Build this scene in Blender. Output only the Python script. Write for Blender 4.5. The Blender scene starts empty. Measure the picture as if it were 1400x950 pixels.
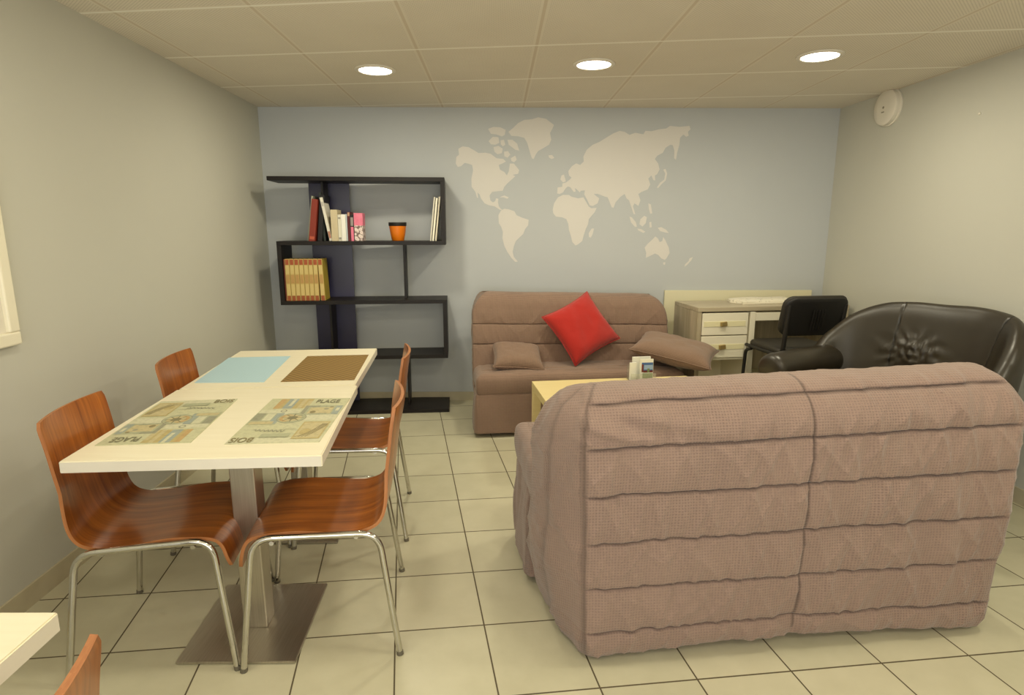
import bpy, bmesh, math, random
from mathutils import Vector, Matrix, noise
from mathutils.geometry import tessellate_polygon
random.seed(7)
LP, LQ, LD, LU, EXPO = 13, 7.5, 40, 38, 0.0     # lamp powers in watts and film exposure
SC = bpy.context.scene
COL = SC.collection
R = math.radians
def lin(c):
    return c/12.92 if c <= .04045 else ((c+.055)/1.055)**2.4
def rgb(r, g, b): return (lin(r/255), lin(g/255), lin(b/255), 1)

# ------------------------------------------------------------------ materials
def mat(name, col, rough=.5, metal=0., spec=.5, coat=0.):
    m = bpy.data.materials.new(name); m.use_nodes = True
    b = m.node_tree.nodes['Principled BSDF']
    b.inputs['Base Color'].default_value = col
    b.inputs['Roughness'].default_value = rough
    b.inputs['Metallic'].default_value = metal
    b.inputs['Specular IOR Level'].default_value = spec
    if coat: b.inputs['Coat Weight'].default_value = coat; b.inputs['Coat Roughness'].default_value = .15
    return m
class NT:
    def __init__(s, m): s.m = m; s.t = m.node_tree; s.b = s.t.nodes['Principled BSDF']
    def n(s, kind, **kw):
        x = s.t.nodes.new(kind)
        for k, v in kw.items(): setattr(x, k, v)
        return x
    def l(s, a, b): s.t.links.new(a, b)
    def math(s, op, a, b=None, c=None):
        x = s.n('ShaderNodeMath', operation=op)
        for i, v in enumerate((a, b, c)):
            if v is None: continue
            if isinstance(v, (int, float)): x.inputs[i].default_value = v
            else: s.l(v, x.inputs[i])
        return x.outputs[0]
    def dot(s, vec, d):
        x = s.n('ShaderNodeVectorMath', operation='DOT_PRODUCT'); s.l(vec, x.inputs[0]); x.inputs[1].default_value = d
        return x.outputs['Value']
    def mix(s, fac, a, b, blend='MIX'):
        x = s.n('ShaderNodeMix', data_type='RGBA', blend_type=blend)
        if isinstance(fac, (int, float)): x.inputs[0].default_value = fac
        else: s.l(fac, x.inputs[0])
        for i, v in ((6, a), (7, b)):
            if isinstance(v, tuple): x.inputs[i].default_value = v
            else: s.l(v, x.inputs[i])
        return x.outputs[2]
    def noise(s, vec, scale, detail=3, rough=.5, dim='3D'):
        x = s.n('ShaderNodeTexNoise'); x.inputs['Scale'].default_value = scale
        x.inputs['Detail'].default_value = detail; x.inputs['Roughness'].default_value = rough
        if vec is not None: s.l(vec, x.inputs['Vector'])
        return x.outputs['Fac']
    def ramp(s, fac, *stops):
        x = s.n('ShaderNodeValToRGB'); e = x.color_ramp.elements
        while len(e) < len(stops): e.new(.5)
        for i, (p, c) in enumerate(stops): e[i].position = p; e[i].color = c
        s.l(fac, x.inputs[0]); return x.outputs[0]
    def obj(s): return s.n('ShaderNodeTexCoord').outputs['Object']
    def uv(s): return s.n('ShaderNodeTexCoord').outputs['UV']
    def pos(s): return s.n('ShaderNodeNewGeometry').outputs['Position']
    def scale(s, vec, sc, rot=(0, 0, 0)):
        x = s.n('ShaderNodeMapping'); s.l(vec, x.inputs[0]); x.inputs['Scale'].default_value = sc; x.inputs['Rotation'].default_value = rot
        return x.outputs[0]
    def bump(s, h, strength=.3, dist=.002):
        x = s.n('ShaderNodeBump'); x.inputs['Strength'].default_value = strength; x.inputs['Distance'].default_value = dist
        s.l(h, x.inputs['Height']); s.l(x.outputs[0], s.b.inputs['Normal'])
    def col(s, c): s.l(c, s.b.inputs['Base Color'])

def paint(name, c, rough=.85):
    m = mat(name, c, rough, spec=.25); t = NT(m); p = t.pos()
    n = t.noise(p, 1.3, 4, .55)
    d = tuple(v*.93 for v in c[:3])+(1,)
    t.col(t.mix(n, d, c)); t.bump(t.noise(p, 160, 2), .12, .001)
    return m
M = {}
M['wall'] = paint('wall_paint', rgb(199, 198, 187))
M['wall_blue'] = paint('back_wall_paint', rgb(192, 196, 198))
M['mural'] = mat('mural_paint', rgb(216, 213, 208), .8, spec=.25)

def tile_uv(t, p, A, o):
    a, b, c, d = A[0][0], A[0][1], A[1][0], A[1][1]     # columns of the tile lattice
    det = a*d-b*c
    iu = (d/det, -b/det, 0); iv = (-c/det, a/det, 0)
    u = t.math('SUBTRACT', t.dot(p, iu), iu[0]*o[0]+iu[1]*o[1])
    v = t.math('SUBTRACT', t.dot(p, iv), iv[0]*o[0]+iv[1]*o[1])
    return u, v
def edge(t, u):     # distance to the nearest lattice line, in tiles
    f = t.math('FRACT', u); return t.math('MINIMUM', f, t.math('SUBTRACT', 1., f))
# floor tiles
m = M['floor'] = mat('floor_tile', rgb(200, 195, 172), .32, spec=.4); t = NT(m); p = t.pos()
u, v = tile_uv(t, p, ((.3248, .0631), (.0375, -.3507)), (-.2935, 3.048))
e = t.math('MINIMUM', edge(t, u), edge(t, v))
g = t.math('LESS_THAN', e, .0085)
cell = t.n('ShaderNodeCombineXYZ'); t.l(t.math('FLOOR', u), cell.inputs[0]); t.l(t.math('FLOOR', v), cell.inputs[1])
wn = t.n('ShaderNodeTexWhiteNoise'); t.l(cell.outputs[0], wn.inputs['Vector'])
base = t.mix(t.noise(p, 7, 5, .6), rgb(183, 179, 152), rgb(205, 201, 176))
base = t.mix(t.math('MULTIPLY', wn.outputs['Value'], .22), base, rgb(226, 217, 190))
t.col(t.mix(g, base, rgb(92, 82, 62)))
t.l(t.math('MULTIPLY_ADD', g, .5, t.math('MULTIPLY_ADD', t.noise(p, 5, 3), .15, .24)), m.node_tree.nodes['Principled BSDF'].inputs['Roughness'])
t.bump(t.math('SUBTRACT', 1., g), .4, .002)
# ceiling tiles
m = M['ceiling'] = mat('ceiling_tile', rgb(225, 218, 202), .9, spec=.2); t = NT(m); p = t.pos()
u, v = tile_uv(t, p, ((.6358, -.0172), (-.0716, .7094)), (-1.7615, 2.8839))
gu = t.math('LESS_THAN', edge(t, u), .012); gv = t.math('LESS_THAN', edge(t, v), .012)
k = 2*math.pi/.016
hx = t.math('SINE', t.math('MULTIPLY', t.dot(p, (1, .03, 0)), k)); hy = t.math('SINE', t.math('MULTIPLY', t.dot(p, (-.03, 1, 0)), k))
hole = t.math('GREATER_THAN', t.math('MULTIPLY', hx, hy), .55)
inner = t.math('GREATER_THAN', t.math('MINIMUM', edge(t, u), edge(t, v)), .03)
hole = t.math('MULTIPLY', hole, inner)
c = t.mix(t.noise(p, 2.5, 4), rgb(218, 210, 194), rgb(230, 223, 208))
c = t.mix(t.math('MULTIPLY', hole, .4), c, rgb(110, 100, 84))
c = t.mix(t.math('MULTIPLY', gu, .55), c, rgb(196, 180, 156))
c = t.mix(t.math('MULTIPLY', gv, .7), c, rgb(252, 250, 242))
t.col(c); t.bump(t.math('MAXIMUM', gu, gv), .4, .003)
m = M['skirting'] = mat('skirting_tile', rgb(190, 180, 152), .4); t = NT(m); p = t.pos()
t.col(t.mix(t.noise(p, 9, 4), rgb(176, 166, 138), rgb(204, 195, 168)))

def fabric(name, c1, c2, pitch, side=True, seam=True):
    m = mat(name, c1, .92, spec=.15); t = NT(m); p = t.obj()
    k = 2*math.pi/pitch
    ac_ = t.n('ShaderNodeAttribute', attribute_name='arc').outputs['Fac'] if seam else t.dot(p, (1, 0, 0))
    a = t.math('SINE', t.math('MULTIPLY', ac_, k)); b = t.math('SINE', t.math('MULTIPLY', t.dot(p, (0, 1 if not seam else .35, 1)), k))
    w = t.math('MULTIPLY', t.math('MULTIPLY_ADD', a, .5, .5), t.math('MULTIPLY_ADD', b, .5, .5))
    w = t.math('MULTIPLY', w, t.math('MULTIPLY_ADD', t.noise(p, 2.2, 2), 1.4, .1))
    c = t.mix(t.noise(p, 3.5, 4), c1, c2)
    c = t.mix(t.math('MULTIPLY', t.noise(p, 90, 2), .45), c, tuple(v*.6 for v in c2[:3])+(1,))
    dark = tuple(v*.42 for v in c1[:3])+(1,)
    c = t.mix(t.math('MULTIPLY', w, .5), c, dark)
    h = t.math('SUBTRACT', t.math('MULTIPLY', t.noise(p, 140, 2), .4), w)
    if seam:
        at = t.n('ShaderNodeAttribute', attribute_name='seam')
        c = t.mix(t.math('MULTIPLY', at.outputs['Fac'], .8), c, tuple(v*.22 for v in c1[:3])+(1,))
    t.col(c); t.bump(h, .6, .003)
    t.b.inputs['Sheen Weight'].default_value = .25
    return m
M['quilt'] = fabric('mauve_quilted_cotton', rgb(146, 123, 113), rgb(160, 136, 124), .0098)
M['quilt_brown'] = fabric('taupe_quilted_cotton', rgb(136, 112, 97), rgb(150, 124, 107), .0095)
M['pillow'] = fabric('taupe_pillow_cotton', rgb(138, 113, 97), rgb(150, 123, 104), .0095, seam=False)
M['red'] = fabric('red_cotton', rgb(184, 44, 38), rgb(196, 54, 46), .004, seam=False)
M['foot'] = mat('grey_foot_plastic', rgb(104, 98, 84), .5)
M['dark'] = mat('black_plastic', rgb(26, 24, 22), .5)

def wood(name, dark, light, su, sv, rough=.35, coat=0., axis=None):
    m = mat(name, light, rough, coat=coat); t = NT(m)
    v = t.scale(t.uv() if axis is None else t.obj(), (su, sv, 1) if axis is None else axis)
    n = t.noise(v, 1, 6, .6); n2 = t.noise(v, .35, 3, .5)
    c = t.ramp(t.math('MULTIPLY_ADD', n2, .5, t.math('MULTIPLY', n, .5)), (.32, dark), (.5, tuple((a+b)/2 for a, b in zip(dark, light))), (.68, light))
    t.col(c); t.bump(n, .08, .001)
    return m
M['walnut'] = wood('red_walnut_veneer', rgb(112, 52, 12), rgb(190, 112, 40), 75, 3.2, .3, .35)
M['ply'] = wood('plywood_edge', rgb(150, 88, 44), rgb(190, 130, 80), 8, 200, .5)
M['oak'] = wood('grey_oak_laminate', rgb(150, 138, 112), rgb(196, 184, 158), 1, 1, .5, axis=(45, 45, 2.5))
M['oak_top'] = wood('grey_oak_laminate_top', rgb(158, 146, 120), rgb(200, 188, 162), 1, 1, .45, axis=(2.5, 45, 45))
M['birch'] = wood('pale_birch_laminate', rgb(224, 204, 144), rgb(238, 222, 168), 1, 1, .4, axis=(2.5, 40, 40))
M['chrome'] = mat('chrome', rgb(205, 203, 196), .12, 1.)
m = M['steel'] = mat('brushed_steel', rgb(150, 144, 132), .34, .9); t = NT(m)
n = t.noise(t.scale(t.obj(), (260, 6, 6)), 1, 3); t.col(t.mix(n, rgb(170, 162, 146), rgb(206, 200, 188))); t.bump(n, .08, .001)
t.b.inputs['Anisotropic'].default_value = .5
m = M['table_white'] = mat('cream_white_laminate', rgb(240, 232, 206), .38); t = NT(m)
n = t.noise(t.scale(t.obj(), (3, 50, 50)), 1, 4); t.col(t.mix(n, rgb(232, 223, 195), rgb(244, 237, 213)))
M['table_edge'] = mat('white_laminate_edge', rgb(226, 220, 206), .45)
m = M['black_wood'] = mat('black_brown_laminate', rgb(26, 21, 18), .45, spec=.3); t = NT(m)
n = t.noise(t.scale(t.obj(), (3, 60, 60)), 1, 4); t.col(t.mix(n, rgb(16, 13, 11), rgb(34, 28, 24)))
M['navy_panel'] = mat('blue_black_lacquer', rgb(54, 52, 78), .25, spec=.5)
M['white'] = mat('white_plastic', rgb(226, 220, 206), .45)
M['cream'] = mat('cream_lacquer', rgb(236, 230, 208), .45)
M['cream2'] = mat('cream_panel', rgb(226, 220, 188), .6)
M['yellow_tape'] = mat('pale_yellow_band', rgb(232, 225, 184), .6)
M['brass'] = mat('dull_brass', rgb(172, 150, 98), .45, .6)
m = M['leather'] = mat('black_leather', rgb(34, 29, 22), .36, spec=.6); t = NT(m); p = t.obj()
at = t.n('ShaderNodeAttribute', attribute_name='seam')
t.col(t.mix(at.outputs['Fac'], t.mix(t.noise(p, 5, 4), rgb(36, 31, 23), rgb(56, 49, 37)), rgb(8, 7, 6)))
vo = t.n('ShaderNodeTexVoronoi'); vo.inputs['Scale'].default_value = 260; t.l(p, vo.inputs['Vector'])
t.bump(vo.outputs['Distance'], .12, .001)
M['dark_void'] = mat('dark_interior', rgb(70, 62, 44), .8)
M['orange'] = mat('orange_glaze', rgb(226, 120, 12), .3, coat=.3)
M['soil'] = mat('dark_soil', rgb(30, 22, 16), .95)
M['acrylic'] = mat('clear_acrylic', rgb(244, 246, 240), .05); M['acrylic'].node_tree.nodes['Principled BSDF'].inputs['Transmission Weight'].default_value = .9
def flat(name, r, g, b, rough=.6): M[name] = mat(name, rgb(r, g, b), rough); return M[name]

# ------------------------------------------------------------------ helpers
def thing(name, label, cat, loc=(0, 0, 0), rz=0, group=None):
    o = bpy.data.objects.new(name, None); COL.objects.link(o); o.empty_display_size = .1
    o.location = loc; o.rotation_euler = (0, 0, rz); tag(o, label, cat, group); return o
def tag(o, label, cat, group=None):
    o['label'] = label; o['category'] = cat
    if group: o['group'] = group
    return o
def obj(name, bm, mats, parent=None, smooth=False, loc=None, rot=None, label=None, sharp=None):
    me = bpy.data.meshes.new(name); bm.normal_update(); bm.to_mesh(me); bm.free()
    for x in (mats if isinstance(mats, (list, tuple)) else [mats]): me.materials.append(x)
    if smooth:
        me.shade_smooth()
        if sharp: me.set_sharp_from_angle(angle=R(sharp))
    o = bpy.data.objects.new(name, me); COL.objects.link(o)
    if parent: o.parent = parent
    if loc: o.location = loc
    if rot: o.rotation_euler = rot
    if label: o['label'] = label
    return o
def struct(o): o['kind'] = 'structure'; return o
def box(bm, x0, x1, y0, y1, z0, z1, bev=0, seg=2, mi=0, M4=None):
    vs = [bm.verts.new((x, y, z)) for x in (x0, x1) for y in (y0, y1) for z in (z0, z1)]
    f = [(0, 1, 3, 2), (4, 6, 7, 5), (0, 4, 5, 1), (2, 3, 7, 6), (0, 2, 6, 4), (1, 5, 7, 3)]
    fs = [bm.faces.new([vs[i] for i in q]) for q in f]
    for q in fs: q.material_index = mi
    if bev:
        es = list({e for q in fs for e in q.edges})
        r = bmesh.ops.bevel(bm, geom=es, offset=bev, segments=seg, profile=.5, affect='EDGES', clamp_overlap=True)
        for q in r['faces']: q.material_index = mi
        vs = list({v for v in vs if v.is_valid} | set(r['verts']))
    if M4 is not None: bmesh.ops.transform(bm, matrix=M4, verts=vs)
    return bm
def bx(*a, **k): return box(bmesh.new(), *a, **k)
def catmull(P, n):
    P = [Vector(p) for p in P]; Q = [P[0]*2-P[1]]+P+[P[-1]*2-P[-2]]; out = []
    for i in range(1, len(Q)-2):
        a, b, c, d = Q[i-1:i+3]
        for j in range(n):
            s = j/n
            out.append(.5*((2*b)+(c-a)*s+(2*a-5*b+4*c-d)*s*s+(3*b-a-3*c+d)*s**3))
    out.append(P[-1].copy()); return out
def fillet(P, r, n=6):      # round the corners of a polyline
    P = [Vector(p) for p in P]; out = [P[0]]
    for i in range(1, len(P)-1):
        a = (P[i-1]-P[i]); c = (P[i+1]-P[i]); rr = min(r, a.length*.49, c.length*.49)
        s, e = P[i]+a.normalized()*rr, P[i]+c.normalized()*rr
        for j in range(n+1):
            q = j/n; out.append(s*(1-q)**2+P[i]*2*q*(1-q)+e*q*q)
    out.append(P[-1]); return out
def tube(bm, P, r, n=10, caps=True, sx=1.):
    P = [Vector(p) for p in P]; rings = []; up = None
    for i, p in enumerate(P):
        d = (P[min(i+1, len(P)-1)]-P[max(i-1, 0)]).normalized()
        if up is None: up = d.orthogonal().normalized()
        up = (up-d*up.dot(d)); up = up.normalized() if up.length > 1e-6 else d.orthogonal().normalized()
        w = d.cross(up); rr = r[i] if isinstance(r, (list, tuple)) else r
        rings.append([bm.verts.new(p+(up*math.cos(2*math.pi*k/n)*sx+w*math.sin(2*math.pi*k/n))*rr) for k in range(n)])
    for a, b in zip(rings, rings[1:]):
        for k in range(n): bm.faces.new((a[k], a[(k+1) % n], b[(k+1) % n], b[k]))
    if caps: bm.faces.new(rings[0][::-1]); bm.faces.new(rings[-1])
    return bm
def lathe(bm, prof, n=32, mi=0):
    rings = [[bm.verts.new((r*math.cos(2*math.pi*k/n), r*math.sin(2*math.pi*k/n), z)) for k in range(n)] for r, z in prof]
    for a, b in zip(rings, rings[1:]):
        for k in range(n): bm.faces.new((a[k], a[(k+1) % n], b[(k+1) % n], b[k])).material_index = mi
    for rg, rev in ((rings[0], True), (rings[-1], False)):
        f = bm.faces.new(rg[::-1] if rev else rg); f.material_index = mi
    return bm
def poly(bm, pts, mi=0):
    f = bm.faces.new([bm.verts.new(p) for p in pts]); f.material_index = mi; return f
def prism(bm, pts, z0, z1, mi=0):
    a = [bm.verts.new((x, y, z0)) for x, y in pts]; b = [bm.verts.new((x, y, z1)) for x, y in pts]; n = len(pts)
    bm.faces.new(a[::-1]).material_index = mi; bm.faces.new(b).material_index = mi
    for i in range(n): bm.faces.new((a[i], a[(i+1) % n], b[(i+1) % n], b[i])).material_index = mi
    bmesh.ops.recalc_face_normals(bm, faces=bm.faces[:]); return bm
def text_faces(bm, s, M4, mi, bold=0.):
    cu = bpy.data.curves.new('tmp', 'FONT'); cu.body = s; cu.size = 1; cu.offset = bold
    o = bpy.data.objects.new('tmp', cu); COL.objects.link(o)
    me = bpy.data.meshes.new_from_object(o.evaluated_get(bpy.context.evaluated_depsgraph_get()))
    w = max(v.co.x for v in me.vertices); h = max(v.co.y for v in me.vertices)
    vs = [bm.verts.new(M4 @ Vector((v.co.x/w, v.co.y/h, 0))) for v in me.vertices]
    for q in me.polygons:
        try: bm.faces.new([vs[i] for i in q.vertices]).material_index = mi
        except ValueError: pass
    bpy.data.objects.remove(o); bpy.data.curves.remove(cu); bpy.data.meshes.remove(me)
def dup(root, loc, rz, label, group=None):
    r = root.copy(); COL.objects.link(r); r.location = loc; r.rotation_euler = (0, 0, rz); r['label'] = label
    if group: r['group'] = group
    for ch in list(root.children):
        c = ch.copy(); COL.objects.link(c); c.parent = r
        for g in list(ch.children):
            d = g.copy(); COL.objects.link(d); d.parent = c
    return r
def world_of(o, rz, p):      # local point of a thing -> world
    return Vector((o[0]+p[0]*math.cos(rz)-p[1]*math.sin(rz), o[1]+p[0]*math.sin(rz)+p[1]*math.cos(rz), (o[2] if len(o) > 2 else 0)+p[2]))

# ------------------------------------------------------------------ room
HC = 2.39
WL, WR = (-1.996, 4.98), (2.61, 5.04)          # back corners
LB = (-1.75, -1.7); RB = (3.0, -1.7)          # corners behind the camera
def wall(name, a, b, out, m, z1=HC+.1):
    d = Vector((b[0]-a[0], b[1]-a[1])).normalized(); n = Vector((-d.y, d.x))*(.12*out)
    e = d*.12
    bm = bmesh.new()
    prism(bm, [(a[0], a[1]), (b[0], b[1]), (b[0]+n.x, b[1]+n.y), (a[0]+n.x, a[1]+n.y)], -.05, z1)
    return struct(obj(name, bm, m))
wall('wall_back', WL, WR, 1, M['wall_blue'])
wall('wall_left', LB, WL, 1, M['wall'])
wall('wall_right', WR, RB, 1, M['wall'])
wall('wall_front', RB, LB, 1, M['wall'])
fp = [(-2.2, -1.9), (3.2, -1.9), (3.2, 5.25), (-2.2, 5.25)]
struct(obj('floor', prism(bmesh.new(), fp, -.1, 0), M['floor']))
struct(obj('ceiling', prism(bmesh.new(), fp, HC, HC+.1), M['ceiling']))
def skirting(name, a, b, h=.085):
    d = Vector((b[0]-a[0], b[1]-a[1])).normalized(); n = Vector((d.y, -d.x))*.01
    struct(obj(name, prism(bmesh.new(), [(a[0], a[1]), (b[0], b[1]), (b[0]+n.x, b[1]+n.y), (a[0]+n.x, a[1]+n.y)], 0, h), M['skirting']))
skirting('baseboard_left', LB, WL); skirting('baseboard_back', WL, WR, .075); skirting('baseboard_right', WR, RB)

# world map mural on the back wall: (distance from the left corner, height)
wd = (Vector(WR)-Vector(WL)).normalized(); wang = math.atan2(wd.y, wd.x)
mural = thing('world_map_mural', 'pale world map silhouette painted on the blue grey back wall', 'wall mural', (WL[0], WL[1], 0), wang)
LANDS = [
 ('landmass', [(1.545,1.964),(1.551,2.014),(1.573,2.033),(1.568,2.078),(1.603,2.096),(1.65,2.09),(1.694,2.066),(1.729,2.045),(1.784,2.048),(1.827,2.039),(1.871,2.006),(1.927,2.0),(1.948,1.98),(1.916,1.964),(1.89,1.954),(1.9,1.918),(1.935,1.899),(1.954,1.874),(1.97,1.903),(1.979,1.965),(2.011,1.965),(2.034,1.939),(2.054,1.914),(2.046,1.886),(2.002,1.877),(2.023,1.868),(1.995,1.842),(1.959,1.811),(1.934,1.784),(1.921,1.753),(1.886,1.75),(1.835,1.744),(1.815,1.717),(1.821,1.678),(1.841,1.662),(1.86,1.672),(1.867,1.694),(1.886,1.691),(1.883,1.662),(1.889,1.631),(1.905,1.612),(1.921,1.6),(1.898,1.603),(1.853,1.631),(1.808,1.639),(1.773,1.654),(1.744,1.694),(1.733,1.725),(1.718,1.74),(1.722,1.694),(1.712,1.701),(1.7,1.744),(1.67,1.784),(1.669,1.849),(1.683,1.911),(1.677,1.953),(1.645,1.964),(1.617,1.969),(1.588,1.944),(1.561,1.938)]),
 ('landmass', [(1.967,2.207),(2.006,2.237),(2.043,2.272),(2.093,2.297),(2.156,2.302),(2.203,2.317),(2.266,2.305),(2.329,2.26),(2.317,2.23),(2.299,2.2),(2.309,2.147),(2.292,2.11),(2.252,2.087),(2.205,2.061),(2.186,2.034),(2.17,2.0),(2.154,2.006),(2.138,2.056),(2.117,2.124),(2.093,2.162),(2.046,2.173),(1.991,2.177)]),
 ('island', [(1.806,2.229),(1.849,2.244),(1.904,2.241),(1.945,2.222),(1.939,2.184),(1.916,2.172),(1.872,2.187),(1.828,2.192)]),
 ('island', [(1.809,2.136),(1.844,2.169),(1.888,2.166),(1.896,2.124),(1.864,2.109),(1.828,2.112)]),
 ('island', [(1.959,2.147),(1.999,2.147),(2.038,2.117),(2.054,2.064),(2.022,2.071),(1.995,2.091),(1.97,2.109)]),
 ('island', [(1.848,2.091),(1.888,2.1),(1.922,2.079),(1.916,2.045),(1.879,2.036),(1.856,2.056)]),
 ('island', [(1.932,2.056),(1.964,2.061),(1.983,2.033),(1.959,2.01),(1.935,2.021)]),
 ('island', [(1.904,2.142),(1.932,2.147),(1.943,2.109),(1.923,2.097),(1.907,2.112)]),
 ('island', [(1.986,2.006),(2.022,2.026),(2.034,1.995),(2.014,1.975),(1.992,1.984)]),
 ('island', [(1.894,1.702),(1.934,1.717),(1.97,1.702),(1.958,1.691),(1.926,1.702)]),
 ('landmass', [(1.885,1.56),(1.905,1.596),(1.934,1.612),(1.97,1.607),(2.015,1.592),(2.034,1.56),(2.08,1.54),(2.132,1.524),(2.129,1.481),(2.104,1.449),(2.088,1.409),(2.056,1.38),(2.028,1.353),(2.012,1.313),(2.002,1.264),(2.012,1.224),(2.045,1.186),(2.023,1.183),(1.99,1.216),(1.958,1.264),(1.933,1.313),(1.917,1.377),(1.921,1.425),(1.909,1.465),(1.888,1.497)]),
 ('island', [(2.288,2.029),(2.317,2.031),(2.336,2.009),(2.314,2.0),(2.293,2.011)]),
 ('island', [(2.386,1.842),(2.395,1.873),(2.415,1.881),(2.425,1.85),(2.431,1.826),(2.408,1.819)]),
 ('landmass', [(2.328,1.608),(2.338,1.655),(2.369,1.702),(2.409,1.721),(2.458,1.721),(2.479,1.707),(2.531,1.694),(2.576,1.702),(2.596,1.671),(2.621,1.631),(2.642,1.616),(2.686,1.619),(2.671,1.584),(2.624,1.529),(2.62,1.489),(2.601,1.449),(2.586,1.401),(2.574,1.353),(2.539,1.325),(2.519,1.317),(2.492,1.345),(2.48,1.393),(2.463,1.441),(2.457,1.489),(2.44,1.529),(2.404,1.544),(2.355,1.549),(2.332,1.576)]),
 ('island', [(2.626,1.417),(2.65,1.454),(2.669,1.454),(2.659,1.409),(2.644,1.38),(2.629,1.385)]),
 ('landmass', [(2.362,1.733),(2.365,1.78),(2.403,1.785),(2.403,1.811),(2.432,1.819),(2.463,1.842),(2.476,1.857),(2.455,1.873),(2.449,1.908),(2.477,1.945),(2.512,1.967),(2.544,1.955),(2.572,1.981),(2.568,2.019),(2.594,2.072),(2.641,2.11),(2.696,2.133),(2.758,2.171),(2.805,2.198),(2.852,2.216),(2.892,2.209),(2.932,2.186),(2.979,2.202),(3.043,2.19),(3.058,2.217),(3.106,2.214),(3.168,2.229),(3.223,2.235),(3.254,2.255),(3.326,2.247),(3.408,2.255),(3.419,2.229),(3.399,2.21),(3.406,2.18),(3.386,2.172),(3.364,2.19),(3.338,2.164),(3.336,2.111),(3.321,2.051),(3.314,1.995),(3.297,2.008),(3.297,2.066),(3.282,2.108),(3.262,2.111),(3.226,2.088),(3.206,2.05),(3.162,2.027),(3.144,2.001),(3.173,1.966),(3.186,1.92),(3.169,1.885),(3.15,1.874),(3.155,1.835),(3.139,1.838),(3.121,1.874),(3.098,1.85),(3.116,1.804),(3.097,1.765),(3.046,1.745),(3.022,1.729),(3.041,1.679),(3.026,1.635),(2.993,1.655),(2.982,1.632),(3.004,1.568),(2.988,1.571),(2.966,1.631),(2.948,1.679),(2.927,1.694),(2.909,1.729),(2.878,1.707),(2.839,1.663),(2.824,1.619),(2.808,1.624),(2.787,1.671),(2.773,1.702),(2.732,1.713),(2.691,1.729),(2.659,1.729),(2.705,1.694),(2.693,1.655),(2.653,1.634),(2.629,1.639),(2.604,1.686),(2.582,1.725),(2.586,1.757),(2.554,1.754),(2.546,1.741),(2.521,1.764),(2.505,1.775),(2.513,1.749),(2.497,1.744),(2.468,1.78),(2.448,1.788),(2.432,1.775),(2.409,1.741),(2.382,1.728)]),
 ('island', [(3.17,1.781),(3.196,1.819),(3.227,1.843),(3.233,1.889),(3.215,1.92),(3.234,1.925),(3.249,1.889),(3.239,1.835),(3.205,1.804),(3.182,1.776)]),
 ('island', [(3.106,1.655),(3.128,1.647),(3.142,1.576),(3.125,1.572),(3.113,1.608)]),
 ('island', [(2.956,1.549),(2.976,1.545),(3.01,1.505),(3.021,1.47),(3.005,1.467),(2.971,1.502)]),
 ('island', [(3.025,1.454),(3.058,1.449),(3.092,1.428),(3.076,1.418),(3.034,1.438)]),
 ('island', [(3.04,1.489),(3.047,1.529),(3.078,1.556),(3.1,1.545),(3.092,1.497),(3.066,1.47)]),
 ('island', [(3.121,1.505),(3.137,1.508),(3.143,1.465),(3.126,1.46)]),
 ('island', [(3.192,1.46),(3.221,1.465),(3.263,1.444),(3.286,1.418),(3.256,1.422),(3.214,1.433)]),
 ('landmass', [(3.091,1.299),(3.113,1.328),(3.152,1.364),(3.176,1.39),(3.199,1.373),(3.214,1.344),(3.235,1.353),(3.241,1.385),(3.259,1.361),(3.292,1.299),(3.3,1.255),(3.279,1.215),(3.264,1.198),(3.233,1.211),(3.207,1.239),(3.179,1.251),(3.134,1.228),(3.104,1.215),(3.106,1.256)]),
 ('island', [(3.251,1.179),(3.271,1.179),(3.266,1.156),(3.252,1.162)]),
 ('island', [(3.468,1.211),(3.497,1.223),(3.485,1.195),(3.451,1.157),(3.429,1.141),(3.434,1.162),(3.463,1.19)]),
]

for nm, pts in LANDS:
    bm = bmesh.new()
    vs = [bm.verts.new((x, -.0015, z)) for x, z in pts]
    for tri in tessellate_polygon([[Vector((x, z, 0)) for x, z in pts]]):
        (ax, az), (bx_, bz), (cx, cz) = [pts[i] for i in tri]
        if abs((bx_-ax)*(cz-az)-(cx-ax)*(bz-az)) < 1e-9: continue
        tri = tri if (bx_-ax)*(cz-az)-(cx-ax)*(bz-az) > 0 else tri[::-1]
        bm.faces.new([vs[i] for i in tri])
    obj(nm, bm, M['mural'], mural)

# ceiling downlights
M['glow'] = mat('lamp_glow', rgb(255, 244, 214), .5)
gb = M['glow'].node_tree.nodes['Principled BSDF']; gb.inputs['Emission Color'].default_value = (1, .93, .78, 1); gb.inputs['Emission Strength'].default_value = 9
dl = None
for (x, y), lb in zip(((-.822, 3.86), (.475, 3.73), (1.70, 3.56)), ('round recessed ceiling downlight above the bookcase side, leftmost of the three', 'round recessed ceiling downlight in the middle of the three', 'round recessed ceiling downlight nearest the smoke detector')):
    if dl is None:
        dl = thing('ceiling_downlight', lb, 'ceiling light', (x, y, HC), 0, 'recessed round downlights')
        obj('trim_ring', lathe(bmesh.new(), [(.096, -.001), (.122, -.001), (.122, -.006), (.116, -.010), (.100, -.010), (.096, -.006)], 48), M['white'], dl, True, sharp=40)
        obj('diffuser', lathe(bmesh.new(), [(.0965, -.001), (.0965, -.0075), (.05, -.009), (.002, -.0095)], 48), M['glow'], dl, True, sharp=40)
    else: dup(dl, (x, y, HC), 0, lb)

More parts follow.
